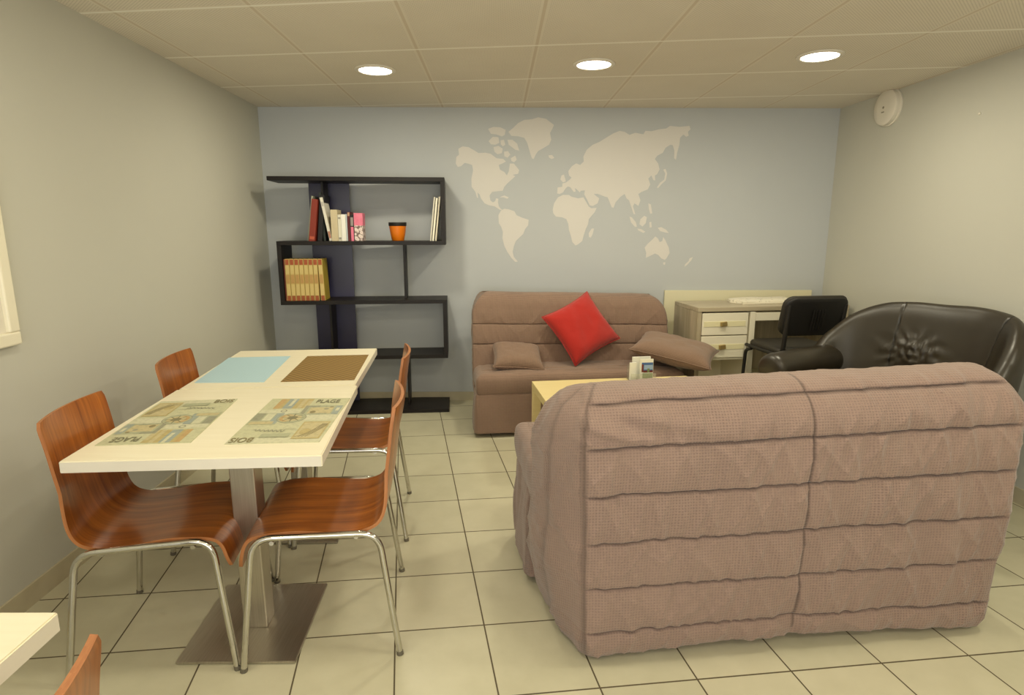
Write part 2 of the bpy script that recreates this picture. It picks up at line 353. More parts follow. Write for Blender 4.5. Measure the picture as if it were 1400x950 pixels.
# smoke detector high on the right wall
rd = (Vector(RB)-Vector(WR)).normalized(); ra = math.atan2(rd.y, rd.x)     # along the wall, towards the camera
def on_right(s): return Vector((WR[0]+rd.x*s, WR[1]+rd.y*s))
q = on_right(.605)
sd = thing('smoke_detector', 'round white smoke detector high on the right wall near the ceiling', 'smoke detector', (q.x-.001, q.y, 2.282), 0)
rotm = (R(90), 0, ra)
b1 = obj('base_plate', lathe(bmesh.new(), [(.125, 0), (.125, .010), (.118, .014)], 48), M['white'], sd, True, rot=rotm, sharp=40)
b2 = obj('cover', lathe(bmesh.new(), [(.118, .014), (.120, .020), (.118, .040), (.108, .047), (.06, .050), (.002, .051)], 48), M['white'], sd, True, rot=rotm, sharp=40)
flat('grey_mark', 150, 142, 120)
bm = lathe(bmesh.new(), [(.008, .0505), (.008, .053), (.001, .053)], 16); obj('indicator_light', bm, M['grey_mark'], sd, rot=rotm)
bm = bmesh.new(); box(bm, -.016, .012, -.035, -.027, .0505, .0518); obj('printed_mark', bm, M['grey_mark'], sd, rot=rotm)

# picture frame on the left wall, only its far lower corner in view
ld = (Vector(WL)-Vector(LB)).normalized(); la = math.atan2(ld.y, ld.x)
s0 = (Vector((-1.895, 2.25))-Vector(LB)).dot(ld)
o0 = Vector(LB)+ld*s0
pf = thing('picture_frame', 'white framed picture on the left wall, cut off by the photo edge', 'picture', (o0.x, o0.y, 1.02), la)
W_, H_ = .62, .80        # local: x along the wall (0 at the far edge, negative to the camera), -y into the room
for a in ((-W_, 0, 0, .05), (-W_, 0, H_-.05, H_), (-.05, 0, .05, H_-.05), (-W_, -W_+.05, .05, H_-.05)):
    bm = bmesh.new(); box(bm, a[0], a[1], -.028, -.002, a[2], a[3], .006, 2); obj('frame_rail', bm, M['cream'], pf)
    bm = bmesh.new()
obj('mat_board', bx(-W_+.045, -.045, -.012, -.004, .045, H_-.045), M['white'], pf)
flat('picture_print', 206, 214, 214)
obj('print', bx(-W_+.10, -.10, -.0135, -.012, .10, H_-.10), M['picture_print'], pf)

q = on_right(1.40)
wp = thing('wall_plug', 'tiny white plug on the upper right wall near the photo edge', 'wall plug', (q.x-.001, q.y, 2.10), 0)
obj('plug_cap', lathe(bmesh.new(), [(.008, 0), (.008, .004), (.005, .008), (.001, .009)], 16), M['white'], wp, True, rot=rotm)
# ------------------------------------------------------------------ dining tables
def make_table(name, label, quad, colxy, base, tw):
    # quad: top corners (FL, FR, BR, BL) in world metres; root at the pedestal
    ox, oy = colxy
    t = thing(name, label, 'table', (ox, oy, 0), 0, 'white pedestal tables')
    bm = bmesh.new()
    prism(bm, [(x-ox, y-oy) for x, y in quad], .713, .75)
    for f in bm.faces: f.material_index = 0 if f.normal.z > .5 else 1
    es = [e for e in bm.edges if any(abs(v.co.z-.75) < 1e-5 for v in e.verts)]
    bmesh.ops.bevel(bm, geom=es, offset=.003, segments=2, affect='EDGES')
    obj('tabletop', bm, [M['table_white'], M['table_edge']], t)
    r4 = Matrix.Rotation(R(3), 4, 'Z')
    obj('column', bx(-.043, .043, -.04, .04, .010, .705, .004, M4=r4), M['steel'], t)
    obj('mounting_plate', bx(-.2, .2, -.2, .2, .705, .713, .002, M4=r4), M['dark'], t)
    b = base
    bm = bmesh.new(); prism(bm, [(x-ox, y-oy) for x, y in b], .002, .011)
    bmesh.ops.bevel(bm, geom=bm.edges[:], offset=.002, segments=2, affect='EDGES')
    obj('base_plate', bm, M['steel'], t)
    return t
make_table('dining_table', 'cream white pedestal table nearest the camera among the pair, with two printed seaside placemats',
           [(-1.391, 1.735), (-.600, 1.790), (-.707, 2.655), (-1.488, 2.575)], (-.945, 2.005),
           [(-1.140, 1.785), (-.735, 1.790), (-.765, 2.250), (-1.176, 2.240)], .79)
make_table('dining_table', 'cream white pedestal table nearest the bookcase, with plain blue and brown placemats',
           [(-1.484, 2.583), (-.720, 2.663), (-.808, 3.520), (-1.590, 3.440)], (-1.075, 2.885),
           [(-1.215, 2.575), (-.818, 2.585), (-.86, 3.05), (-1.265, 3.04)], .79)
make_table('dining_table', 'cream white table corner at the lower left edge of the photo',
           [(-1.66, .02), (-.822, .02), (-.846, 1.002), (-1.66, 1.000)], (-1.25, .50),
           [(-1.46, .28), (-1.04, .28), (-1.04, .72), (-1.46, .72)], .79)

# ------------------------------------------------------------------ bent plywood chairs
def shell_mesh():
    prof = catmull([(.246, .352), (.238, .392), (.224, .434), (.192, .455), (.11, .459), (.0, .452), (-.09, .447), (-.155, .452), (-.205, .474), (-.236, .52), (-.256, .60), (-.270, .69), (-.282, .78), (-.297, .868)], 5)
    n = len(prof); NW = 14; bm = bmesh.new(); uvl = bm.loops.layers.uv.new('UVMap')
    L = [0]
    for a, b in zip(prof, prof[1:]): L.append(L[-1]+(b-a).length)
    def pt(i, w, off):
        p = prof[i]; d = (prof[min(i+1, n-1)]-prof[max(i-1, 0)]).normalized(); nn = Vector((d.y, -d.x))   # towards the sitter's side
        s = L[i]/L[-1]
        hw = .222 if s < .45 else .222-.022*min(1, (s-.45)/.3)
        if s > .97: hw -= .012*((s-.97)/.03)**2
        if s < .05: hw -= .014*((.05-s)/.05)**2
        q = p+nn*off
        dish = max(0., min(1, (s-.55)/.2)); bow = .026*(w*w)*dish
        seat = max(0, 1-abs(s-.28)/.2)
        return Vector((q.x+bow, w*hw, q.y+.010*w*w*seat))
    top = [[bm.verts.new(pt(i, -1+2*k/NW, -.0055)) for k in range(NW+1)] for i in range(n)]
    bot = [[bm.verts.new(pt(i, -1+2*k/NW, .0055)) for k in range(NW+1)] for i in range(n)]
    def face(v, uv, mi):
        f = bm.faces.new(v); f.material_index = mi
        for lp, c in zip(f.loops, uv): lp[uvl].uv = c
    for i in range(n-1):
        for k in range(NW):
            uv = [(k/NW*.44, L[i]), ((k+1)/NW*.44, L[i]), ((k+1)/NW*.44, L[i+1]), (k/NW*.44, L[i+1])]
            face((top[i][k], top[i][k+1], top[i+1][k+1], top[i+1][k]), uv, 0)
            face((bot[i+1][k], bot[i+1][k+1], bot[i][k+1], bot[i][k]), [uv[3], uv[2], uv[1], uv[0]], 0)
        for k in (0, NW):
            q = (top[i][k], top[i+1][k], bot[i+1][k], bot[i][k]); q = q if k == 0 else q[::-1]
            face(q, [(L[i], 0), (L[i+1], 0), (L[i+1], .01), (L[i], .01)], 1)
    for i in (0, n-1):
        for k in range(NW):
            q = (top[i][k], bot[i][k], bot[i][k+1], top[i][k+1]); q = q if i == 0 else q[::-1]
            face(q, [(k/NW, 0), (k/NW, .01), ((k+1)/NW, .01), ((k+1)/NW, 0)], 1)
    bmesh.ops.recalc_face_normals(bm, faces=bm.faces[:])
    return bm
def make_chair(label, loc, rz, group):
    t = thing('dining_chair', label, 'chair', loc, rz, group)
    obj('seat_shell', shell_mesh(), [M['walnut'], M['ply']], t, True, sharp=40, label='bent plywood seat and back in one red walnut sheet')
    for s in (-1, 1):
        path = fillet([(-.262, s*.262, .0), (-.205, s*.231, .446), (.200, s*.231, .460), (.252, s*.262, .0)], .065, 8)
        n = len(path); k1, k2 = n//2-1, n//2
        rail = [path[k1].lerp(path[k2], a) for a in (0, 1)]
        obj('seat_rail', tube(bmesh.new(), rail, .0108, 12), M['chrome'], t, True, sharp=50)
        for P in (path[:k1+1], path[k2:][::-1]):
            lg = obj('leg', tube(bmesh.new(), P, .0108, 12), M['chrome'], t, True, sharp=50)
            d = (P[1]-P[0]).normalized()
            obj('foot_cap', tube(bmesh.new(), [P[0]-Vector((0, 0, 0)), P[0]+d*.014], .0120, 12), M['foot'], lg, True, sharp=50)
    for x in (-.13, .14): obj('crossbar', tube(bmesh.new(), [(x, -.228, .4365), (x, .228, .4365)], .008, 10), M['chrome'], t, True, sharp=50)
    return t
A = R(9.5); G = 'red walnut bent plywood chairs at the tables'
ch = make_chair('walnut plywood chair left of the nearer table, by the wall, its backrest facing right', (-1.212, 1.985, 0), A, G)
dup(ch, (-.690, 2.055, 0), A+math.pi, 'walnut plywood chair right of the nearer table, its whole seat in full view')
dup(ch, (-1.315, 2.785, 0), R(8), 'walnut plywood chair behind the blue placemat, only its backrest top showing by the left wall')
dup(ch, (-.795, 2.835, 0), R(8)+math.pi, 'walnut plywood chair right of the brown placemat, closer to the bookcase')
dup(ch, (-.862, .565, 0), R(6)+math.pi, 'walnut chair back tip at the lower left photo edge, beside the cut off table')

# ------------------------------------------------------------------ placemats
for k_, c_ in (('print_base', (208, 206, 166)), ('print_pale', (222, 220, 188)), ('print_green', (168, 172, 138)), ('print_grey', (136, 136, 116)), ('print_blue', (142, 158, 158)), ('print_ochre', (190, 164, 96)), ('print_sand', (204, 186, 132)), ('print_brown', (118, 100, 54)), ('print_orange', (196, 150, 84)), ('print_ink', (96, 92, 66))):
    flat(k_, *[int((v*.66+b_*.34)*.93) for v, b_ in zip(c_, (206, 205, 172))])
    t = NT(M[k_]); c0 = M[k_].node_tree.nodes['Principled BSDF'].inputs['Base Color'].default_value[:]
    nn = t.math('MULTIPLY', t.noise(t.obj(), 55, 6, .75), 1.0)
    t.col(t.ramp(nn, (.30, tuple(v*.78 for v in c0[:3])+(1,)), (.5, c0), (.72, tuple(min(1, v*1.10) for v in c0[:3])+(1,))))
PR = [M[k] for k in ('print_base', 'print_pale', 'print_green', 'print_grey', 'print_blue', 'print_ochre', 'print_sand', 'print_brown', 'print_orange', 'print_ink')]
MZ = .7502
def printed_mat(label, quad):
    # quad: world corners (0,0) (1,0) (1,1) (0,1) of the design
    q = [Vector(p) for p in quad]; c = sum(q, Vector((0, 0)))/4
    def P(a, b, z): v = (q[0]*(1-a)+q[1]*a)*(1-b)+(q[3]*(1-a)+q[2]*a)*b-c; return Vector((v.x, v.y, z))
    bm = bmesh.new()
    prism(bm, [P(a, b, 0)[:2] for a, b in ((0, 0), (1, 0), (1, 1), (0, 1))], 0, .0018, 0)
    lv = [.0018]
    def patch(pts, mi, up=0): lv[0] += .00002; poly(bm, [P(a, b, lv[0]) for a, b in pts], mi)
    def rect(a0, a1, b0, b1, mi): patch([(a0, b0), (a1, b0), (a1, b1), (a0, b1)], mi)
    def disc(a, b, ra, rb, mi, n=24): patch([(a+ra*math.cos(2*math.pi*k/n), b+rb*math.sin(2*math.pi*k/n)) for k in range(n)], mi)
    def stroke(pts, w, mi):
        for (a, b), (d, e) in zip(pts, pts[1:]):
            L = math.hypot(d-a, e-b) or 1; nx, ny = -(e-b)/L*w, (d-a)/L*w*.6
            patch([(a-nx, b-ny), (d-nx, e-ny), (d+nx, e+ny), (a+nx, b+ny)], mi)
    rect(.0, 1, .0, .10, 1); rect(.02, .5, .56, .70, 1); rect(.45, 1, .45, .57, 1)
    # upper left picture: ochre planks with blue boat
    rect(.13, .55, .73, .985, 5); rect(.13, .20, .73, .985, 8); rect(.24, .36, .73, .985, 4); rect(.29, .33, .80, .985, 1); rect(.42, .47, .73, .985, 6); rect(.50, .55, .73, .93, 6)
    # grey picture with shells on the right
    rect(.52, .98, .57, .80, 2); rect(.52, .70, .76, .80, 3); rect(.52, .57, .58, .78, 3); rect(.60, .88, .60, .75, 6); disc(.66, .64, .035, .03, 7); disc(.80, .71, .03, .018, 3); disc(.85, .76, .025, .015, 7); stroke([(.62, .60), (.84, .605)], .008, 3); rect(.90, .98, .58, .79, 4); rect(.92, .96, .66, .74, 1)
    # left block of frames
    rect(.01, .34, .36, .62, 2); rect(.01, .12, .45, .62, 3); rect(.14, .24, .45, .61, 1); rect(.25, .34, .38, .62, 4); rect(.03, .30, .37, .43, 6); disc(.30, .67, .04, .03, 3); disc(.30, .67, .025, .018, 1)
    # compass disc
    disc(.47, .50, .17, .115, 3, 36); disc(.47, .50, .160, .107, 2, 36); disc(.42, .50, .09, .08, 8); disc(.48, .50, .11, .07, 6, 36); disc(.48, .505, .06, .04, 7)
    for k in range(8):
        an = k*math.pi/4; stroke([(.48, .505), (.48+.13*math.cos(an), .505+.088*math.sin(an))], .007, 9)
    # sand and rope picture
    rect(.66, .97, .06, .41, 5); rect(.68, .95, .08, .39, 6); disc(.76, .20, .06, .06, 5)
    for d in (0, .07, .14, .2): stroke([(.68+d*.6, .10), (.76+d*.6, .14+d*.3), (.84+d*.5, .24+d*.3), (.90+d*.25, .36)], .007, 7)
    # handwritten line
    stroke([(.17+.35*k/24, .245+.022*math.sin(k*1.9)-.0012*k) for k in range(25)], .006, 3)
    stroke([(.45, .25), (.63, .26)], .004, 3); rect(.30, .62, .10, .17, 2)
    def word(s, a0, a1, b0, b1, mi):
        lv[0] += .00002
        o, ex, ey = P(a0, b0, lv[0]), P(a1, b0, lv[0]), P(a0, b1, lv[0])
        m4 = Matrix(((ex.x-o.x, ey.x-o.x, 0, o.x), (ex.y-o.y, ey.y-o.y, 0, o.y), (0, 0, 1, o.z), (0, 0, 0, 1)))
        text_faces(bm, s, m4, mi, .012)
    word('PLAGE', .60, .90, .865, .955, 9)
    word('BOIS', .27, .02, .10, .015, 7)
    o = obj('placemat', bm, PR, None, loc=(c.x, c.y, MZ))
    return tag(o, label, 'placemat', 'placemats on the dining tables')
printed_mat('printed seaside collage placemat in front of the right hand near chair', [(-.952, 1.885), (-.645, 1.908), (-.681, 2.437), (-1.003, 2.426)])
fl = [(-1.372, 1.872), (-1.072, 1.902), (-1.150, 2.425), (-1.448, 2.385)]
printed_mat('printed seaside collage placemat in front of the left hand near chair, turned upside down', [fl[2], fl[3], fl[0], fl[1]])
def weave(name, c1, c2, s, amt):
    m = mat(name, c1, .75, spec=.25); t = NT(m); p = t.obj(); k = 2*math.pi/s
    a = t.math('SINE', t.math('MULTIPLY', t.dot(p, (1, .08, 0)), k)); b = t.math('SINE', t.math('MULTIPLY', t.dot(p, (-.08, 1, 0)), k))
    w = t.math('MULTIPLY_ADD', t.math('MULTIPLY', a, b), .5, .5)
    t.col(t.mix(t.math('MULTIPLY', w, amt), c1, c2)); t.bump(w, .5, .002); M[name] = m
weave('blue_woven_vinyl', rgb(184, 212, 222), rgb(168, 200, 212), .014, .8)
weave('brown_woven_vinyl', rgb(164, 134, 80), rgb(92, 70, 38), .034, .9)
def plain_mat(label, quad, m):
    q = [Vector(p) for p in quad]; c = sum(q, Vector((0, 0)))/4
    bm = prism(bmesh.new(), [(p-c)[:] for p in q], 0, .002)
    return tag(obj('placemat', bm, m, None, loc=(c.x, c.y, MZ)), label, 'placemat', 'placemats on the dining tables')
plain_mat('plain light blue woven placemat on the far table', [(-1.471, 2.695), (-1.155, 2.708), (-1.240, 3.285), (-1.566, 3.245)], M['blue_woven_vinyl'])
plain_mat('brown basket weave placemat on the far table', [(-1.079, 2.712), (-.745, 2.748), (-.812, 3.325), (-1.145, 3.285)], M['brown_woven_vinyl'])

# ------------------------------------------------------------------ quilted sofa beds
def sofa_back_mesh(ztop, seams, groove, wr, seed, dark=1., hem=1., tp=.07, lean=0.0, Wb=.742, Ws=.872):
    NB, NS = 240, 18; bm = bmesh.new(); lay = bm.verts.layers.float.new('seam'); arc = bm.verts.layers.float.new('arc')
    zs = []; z = .025
    while z < ztop-.16: zs.append(z); z += .0036
    z0 = z; zs += [z0+(ztop-z0)*math.sin(math.pi/2*k/26) for k in range(27)]
    def gr(d, w): return math.exp(-(d/w)**2)
    rings = []
    for z in zs:
        tau = max(0, (z-z0)/(ztop-z0)); rnd = math.sqrt(max(0, 1-tau*tau))
        tuck = max(0, (.10-z)/.10)**2
        vb = .0+.018*tuck+.02*(1-min(1, z/.5)); vf = .43+.10*max(0, 1-z/.35)-.13*max(0, min(1, (z-.35)/.5))
        mid = .17; vb2 = mid-(mid-vb)*rnd; vf2 = mid+(vf-mid)*rnd
        sh = .12*(1-rnd)+.03*tuck
        wb, ws = Wb-sh*.6+.02*min(1, z/.8), Ws-sh*1.0-tp*max(0, (z-.62)/.33)**2-.05*max(0, (.30-z)/.30)**1.6
        s = 0; 
        for q in seams:
            s = max(s, gr(z-q, .0034))
        puff = 0
        qs = [0.0]+list(seams)+[ztop+.12]
        for a, b in zip(qs, qs[1:]):
            if a <= z < b: puff = max(0, math.sin(math.pi*(z-a)/(b-a)))**.38
        ln = lean*max(0, z-.3)
        ring = []
        def add(u, v, nx, ny, sm, amt, ar):
            pz = z
            if ny < 0 and z < .16: pz += .030*max(0, 1-(u/.7)**2)*(1-z/.16)*hem
            w = (noise.noise((u*8+seed, v*8, z*3.2))*.55+noise.noise((u*17+seed+z*2.5, v*9, z*4))*.55+.35*noise.noise((u*30+seed-z*5, v*9, z*8)))*wr
            fo = (1-abs(noise.noise((u*9+seed*3+z*4, v*6, z*2.6))))**7+.8*(1-abs(noise.noise((u*15-z*6, v*6+seed, z*4+3))))**8
            w += wr*.55*(fo-.3)
            d = amt*(puff*.016-.004)-groove*sm+w*(1-.6*sm)
            if nx == 0 and ny < 0 and z > .80 and u < -.25: d += .011*math.sin((u*.7+z*1.9)*40+2*noise.noise((u*4, z*6, 2)))*min(1, (-.25-u)/.35)*(1 if z < .93 else .3)
            zz = pz*(1+.020*u/.75)+.004*noise.noise((u*5+seed, 1.7, z*2))
            vv = bm.verts.new((u+nx*d, v+ny*d+ln, zz)); vv[lay] = sm*dark; vv[arc] = ar; ring.append(vv)
        for i in range(NB):                      # back face
            u = -wb+2*wb*i/NB
            cs = gr(u, .004) if z > .06 else 0
            edge_ = min(1, (min(u+wb, wb-u)+.02)/.06)
            add(u, vb2, 0, -1, max(s*edge_ if z < .97*ztop else s*.7, cs*.9, .7*gr(min(u+wb, wb-u), .005)), edge_, u)
        for i in range(NS):                      # right side
            t = i/NS; u = wb+(ws-wb)*math.sin(math.pi/2*min(1, t*1.35)); v = vb2+(vf2-vb2)*t
            add(u, v, 1, 0, .45*gr(t-.45, .03), .25, wb+(v-vb2)*1.1)
        for i in range(NB):                      # front face
            u = ws-2*ws*i/NB; add(u, vf2, 0, 1, s*.8, min(1, (min(u+ws, ws-u)+.02)/.06), u)
        for i in range(NS):
            t = 1-i/NS; u = -(wb+(ws-wb)*math.sin(math.pi/2*min(1, t*1.35))); v = vb2+(vf2-vb2)*t
            add(u, v, -1, 0, .45*gr(t-.45, .03), .25, -wb-(v-vb2)*1.1)
        rings.append(ring)
    n = len(rings[0])
    for a, b in zip(rings, rings[1:]):
        for k in range(n): bm.faces.new((a[k], a[(k+1) % n], b[(k+1) % n], b[k]))
    bm.faces.new(rings[0][::-1])
    t = rings[-1]                                  # close the ridge: back row to front row
    for i in range(NB): bm.faces.new((t[i], t[i+1], t[2*NB+NS-1-i], t[(2*NB+NS-i)]))
    def strip(side, a, b):
        bm.faces.new(side)
    bm.faces.new([t[k] for k in range(NB, NB+NS+1)]); bm.faces.new([t[k % n] for k in range(2*NB+NS, 2*NB+2*NS+1)])
    return bm
def slab_mesh(W, v0, v1, z0, z1, r, puff, seed, wr, seams=(), vseams=(), flare=0., taper=0., dark=1.):
    """rounded upholstered slab; u across, v forward, with stitched grooves on the top (seams: v) and front (vseams: z)"""
    bm = bmesh.new(); lay = bm.verts.layers.float.new('seam'); arc = bm.verts.layers.float.new('arc'); NU, NV = 90, 40; rings = []
    H = z1-z0; NZ = 22
    lv = []
    for k in range(8): a = math.pi/2*k/7; lv.append((z0+r*.5*(1-math.cos(a)), r*.5*(1-math.sin(a))))
    for k in range(1, NZ): lv.append((z0+r*.5+(H-1.5*r)*k/NZ, 0))
    for k in range(9): a = math.pi/2*k/8; lv.append((z1-r+r*math.sin(a), r*(1-math.cos(a))))
    for z, ins in lv:
        t = (z-z0)/H; ring = []
        fl = flare*(1-t)
        sm = max([math.exp(-((z-q)/.005)**2) for q in vseams] or [0])
        def add(u, v, nx, ny):
            w = (noise.noise((u*7+seed, v*7, z*5))*.6+noise.noise((u*16+seed, v*16, z*3))*.4)*wr
            d = puff*math.sin(math.pi*min(1, max(0, t)))*.6-.01*sm+w+fl
            q = bm.verts.new((u+nx*d, v+ny*d, z+.4*w)); q[lay] = sm*dark; q[arc] = u if ny else v; ring.append(q)
        w_, a, b = W-ins, v0+ins, v1-ins
        def wid(v): return w_-taper*(v-v0)/(v1-v0)
        for i in range(NU): add(-wid(a)+2*wid(a)*i/NU, a, 0, -1)
        for i in range(NV): v = a+(b-a)*i/NV; add(wid(v), v, 1, 0)
        for i in range(NU): add(wid(b)-2*wid(b)*i/NU, b, 0, 1)
        for i in range(NV): v = b+(a-b)*i/NV; add(-wid(v), v, -1, 0)
        rings.append(ring)
    n = len(rings[0])
    for a, b in zip(rings, rings[1:]):
        for k in range(n): bm.faces.new((a[k], a[(k+1) % n], b[(k+1) % n], b[k]))
    bm.faces.new(rings[0][::-1])
    t = rings[-1]; grid = []
    for j in range(NV+1):                          # top grid
        row = []
        lft = t[(2*NU+2*NV-j) % n]; rgt = t[NU+j]
        for i in range(NU+1):
            if i == 0: row.append(lft)
            elif i == NU: row.append(rgt)
            elif j == 0: row.append(t[i])
            elif j == NV: row.append(t[2*NU+NV-i])
            else:
                p = lft.co.lerp(rgt.co, i/NU); e = min(i, NU-i, j*2, (NV-j)*2)/10
                sm = max([math.exp(-((p.y-q)/.006)**2) for q in seams] or [0])
                w = (noise.noise((p.x*6+seed, p.y*6, 3))*.6+noise.noise((p.x*15, p.y*15+seed, 5))*.4)*wr
                q = bm.verts.new((p.x, p.y, z1+puff*min(1, e)*.5+w-.012*sm)); q[lay] = sm*dark; q[arc] = p.x; row.append(q)
        grid.append(row)
    for j in range(NV):
        for i in range(NU): bm.faces.new((grid[j][i], grid[j][i+1], grid[j+1][i+1], grid[j+1][i]))
    bmesh.ops.recalc_face_normals(bm, faces=bm.faces[:])
    return bm
def make_sofa(label, loc, rz, depth, m, ztop, seat_z, seed, groove, wr, lean, Wb, Ws, dark=1., bseams=(.125, .295, .465, .635, .80, .935), tp=.07, skin=.025, th=.185, vs=(.30,)):
    t = thing('sofa_bed', label, 'sofa', loc, rz, 'quilted sofa beds')
    k = ztop/.975
    obj('backrest', sofa_back_mesh(ztop, [q*k for q in bseams], groove, wr, seed, dark, tp=tp, lean=lean, Wb=Wb, Ws=Ws), m, t, True)
    obj('seat_mattress', slab_mesh(Ws-.01, .33, depth, seat_z-th, seat_z, .042, .022, seed+3, wr*.8, seams=(.48+(depth-.48)*.5,), dark=dark), m, t, True)
    obj('skirt', slab_mesh(Ws-skin, .52, depth-skin, .03, seat_z-th+.015, .02, .01, seed+5, wr*1.3, vseams=vs, flare=.02, dark=dark), m, t, True)
    for u in (-.62, .62):
        for v in (.16, depth-.14):
            obj('foot', bx(u-.03, u+.03, v-.03, v+.03, 0, .045), M['dark'], t)
    return t
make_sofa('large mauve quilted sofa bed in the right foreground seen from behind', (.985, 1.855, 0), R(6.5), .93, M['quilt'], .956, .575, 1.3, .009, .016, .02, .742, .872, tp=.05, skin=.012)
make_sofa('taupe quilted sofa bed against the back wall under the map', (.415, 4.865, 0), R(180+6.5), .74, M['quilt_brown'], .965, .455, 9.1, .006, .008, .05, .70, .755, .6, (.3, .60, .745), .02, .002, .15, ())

# ------------------------------------------------------------------ cushions
def pillow_mesh(w, h, th, N=30, piping=0.):
    bm = bmesh.new(); g = {}
    for s in (1, -1):
        for i in range(N+1):
            for j in range(N+1):
                a, b = -1+2*i/N, -1+2*j/N
                if (i in (0, N) or j in (0, N)) and s == -1: g[s, i, j] = g[1, i, j]; continue
                x = a*w/2*(1-.09*(1-b*b)*abs(a)**3); y = b*h/2*(1-.09*(1-a*a)*abs(b)**3)
                f = max(0, (1-a**4)*(1-b**4))**.55
                n_ = noise.noise((a*2.3+w*9, b*2.3, s))*.12+noise.noise((a*6, b*6, s+w))*.05
                g[s, i, j] = bm.verts.new((x, y, s*th/2*f*(1+n_)))
    for s in (1, -1):
        for i in range(N):
            for j in range(N):
                q = [g[s, i, j], g[s, i+1, j], g[s, i+1, j+1], g[s, i, j+1]]
                bm.faces.new(q if s == 1 else q[::-1])
    edge_ = [g[1, i, 0].co.copy() for i in range(N)]+[g[1, N, j].co.copy() for j in range(N)]+[g[1, N-i, N].co.copy() for i in range(N)]+[g[1, 0, N-j].co.copy() for j in range(N+1)]
    return bm, edge_
def cushion(name, label, w, h, th, m, M4):
    bm, e = pillow_mesh(w, h, th)
    t = thing(name, label, 'cushion'); t.matrix_world = M4
    obj('cushion_cover', bm, m, t, True)
    obj('piping', tube(bmesh.new(), e, .004, 6), m, t, True)
    return t
def basis(o, x, y):
    x = Vector(x).normalized(); z = x.cross(Vector(y)).normalized(); y = z.cross(x)
    return Matrix(((x.x, y.x, z.x, o[0]), (x.y, y.y, z.y, o[1]), (x.z, y.z, z.z, o[2]), (0, 0, 0, 1)))
# red diamond: corners left, bottom, right, top
Lc, Bc, Rc, Tc = Vector((.18, 4.46, .765)), Vector((.50, 4.27, .492)), Vector((.843, 4.46, .655)), Vector((.552, 4.585, .985))
cen = (Lc+Bc+Rc+Tc)/4+Vector((0, -.01, 0))
cushion('throw_cushion', 'bright red square cushion standing on one corner on the back sofa', .44, .44, .15, M['red'], basis(cen, (Rc-Bc), (Tc-Rc)))
cushion('sofa_pillow', 'small taupe pillow lying at the left end of the back sofa', .37, .34, .13, M['pillow'], basis((.040, 4.31, .530), (.97, .10, -.08), (-.1, .9, .30)))
cushion('sofa_pillow', 'taupe pillow hanging over the right end of the back sofa', .58, .44, .15, M['pillow'], basis((1.195, 4.315, .578), (.90, -.40, -.17), (.38, .90, .12)))
# ------------------------------------------------------------------ coffee table and leaflets
ca = R(8)
ct = thing('coffee_table', 'low pale birch coffee table between the two sofas', 'table', (.132, 3.90, 0), ca)
obj('tabletop', bx(0, 1.09, -.62, 0, .40, .45, .003), M['birch'], ct)
for x in (0, 1.035):
    for y in (-.62, -.055): obj('leg', bx(x+.001, x+.054, y+.001, y+.054, 0, .40, .002), M['birch'], ct)
flat('leaflet_white', 236, 236, 226); flat('leaflet_blue', 70, 104, 160); flat('leaflet_green', 120, 140, 90); flat('leaflet_red', 110, 48, 40); flat('leaflet_sky', 150, 176, 208)
def on_ct(x, y, z=.45): return world_of((.132, 3.90, 0), ca, (x, y, z))
p = on_ct(.735, -.075)
bh = thing('leaflet_holder', 'clear acrylic leaflet holder on the coffee table', 'leaflet holder', p, ca)
obj('holder_tray', bx(-.085, .085, -.045, .045, 0, .004), M['acrylic'], bh)
obj('front_plate', bx(-.085, .085, -.045, -.042, .004, .055), M['acrylic'], bh)
obj('back_plate', bx(-.085, .085, .042, .045, .004, .10), M['acrylic'], bh)
def leaflet(label, x, y, w, h, dth, lean, pic, rz=0):
    bm = box(bmesh.new(), -w/2, w/2, -dth/2, dth/2, 0, h, 0)
    ms = [M['leaflet_white']]
    if pic:
        ms += [M['leaflet_blue'], M['leaflet_sky'], M['leaflet_red'], M['leaflet_green']]
        def r(a0, a1, b0, b1, mi, k): poly(bm, [(-w/2+w*a, -dth/2-.0003*k, h*b) for a, b in ((a0, b0), (a1, b0), (a1, b1), (a0, b1))], mi)
        r(.12, .98, .40, .84, 1, 1); r(.3, .95, .5, .72, 2, 2); r(.12, .26, .38, .76, 3, 3); r(.26, .98, .36, .46, 3, 4); r(.2, .98, .06, .32, 4, 1); r(.55, .72, .36, .55, 4, 5)
    o = obj('leaflet', bm, ms, None, loc=on_ct(.735+x, -.075+y, .4545), rot=(lean, 0, ca+rz))
    tag(o, label, 'leaflet', 'leaflets in the holder')
leaflet('plain white narrow leaflet at the left of the holder', -.060, .0, .045, .118, .012, 0, False)
leaflet('tall white leaflet stack at the back of the holder', .008, .030, .125, .150, .016, 0, False)
leaflet('leaflet with a blue sky and house photograph at the front of the holder', .030, -.012, .092, .142, .008, 0, True)

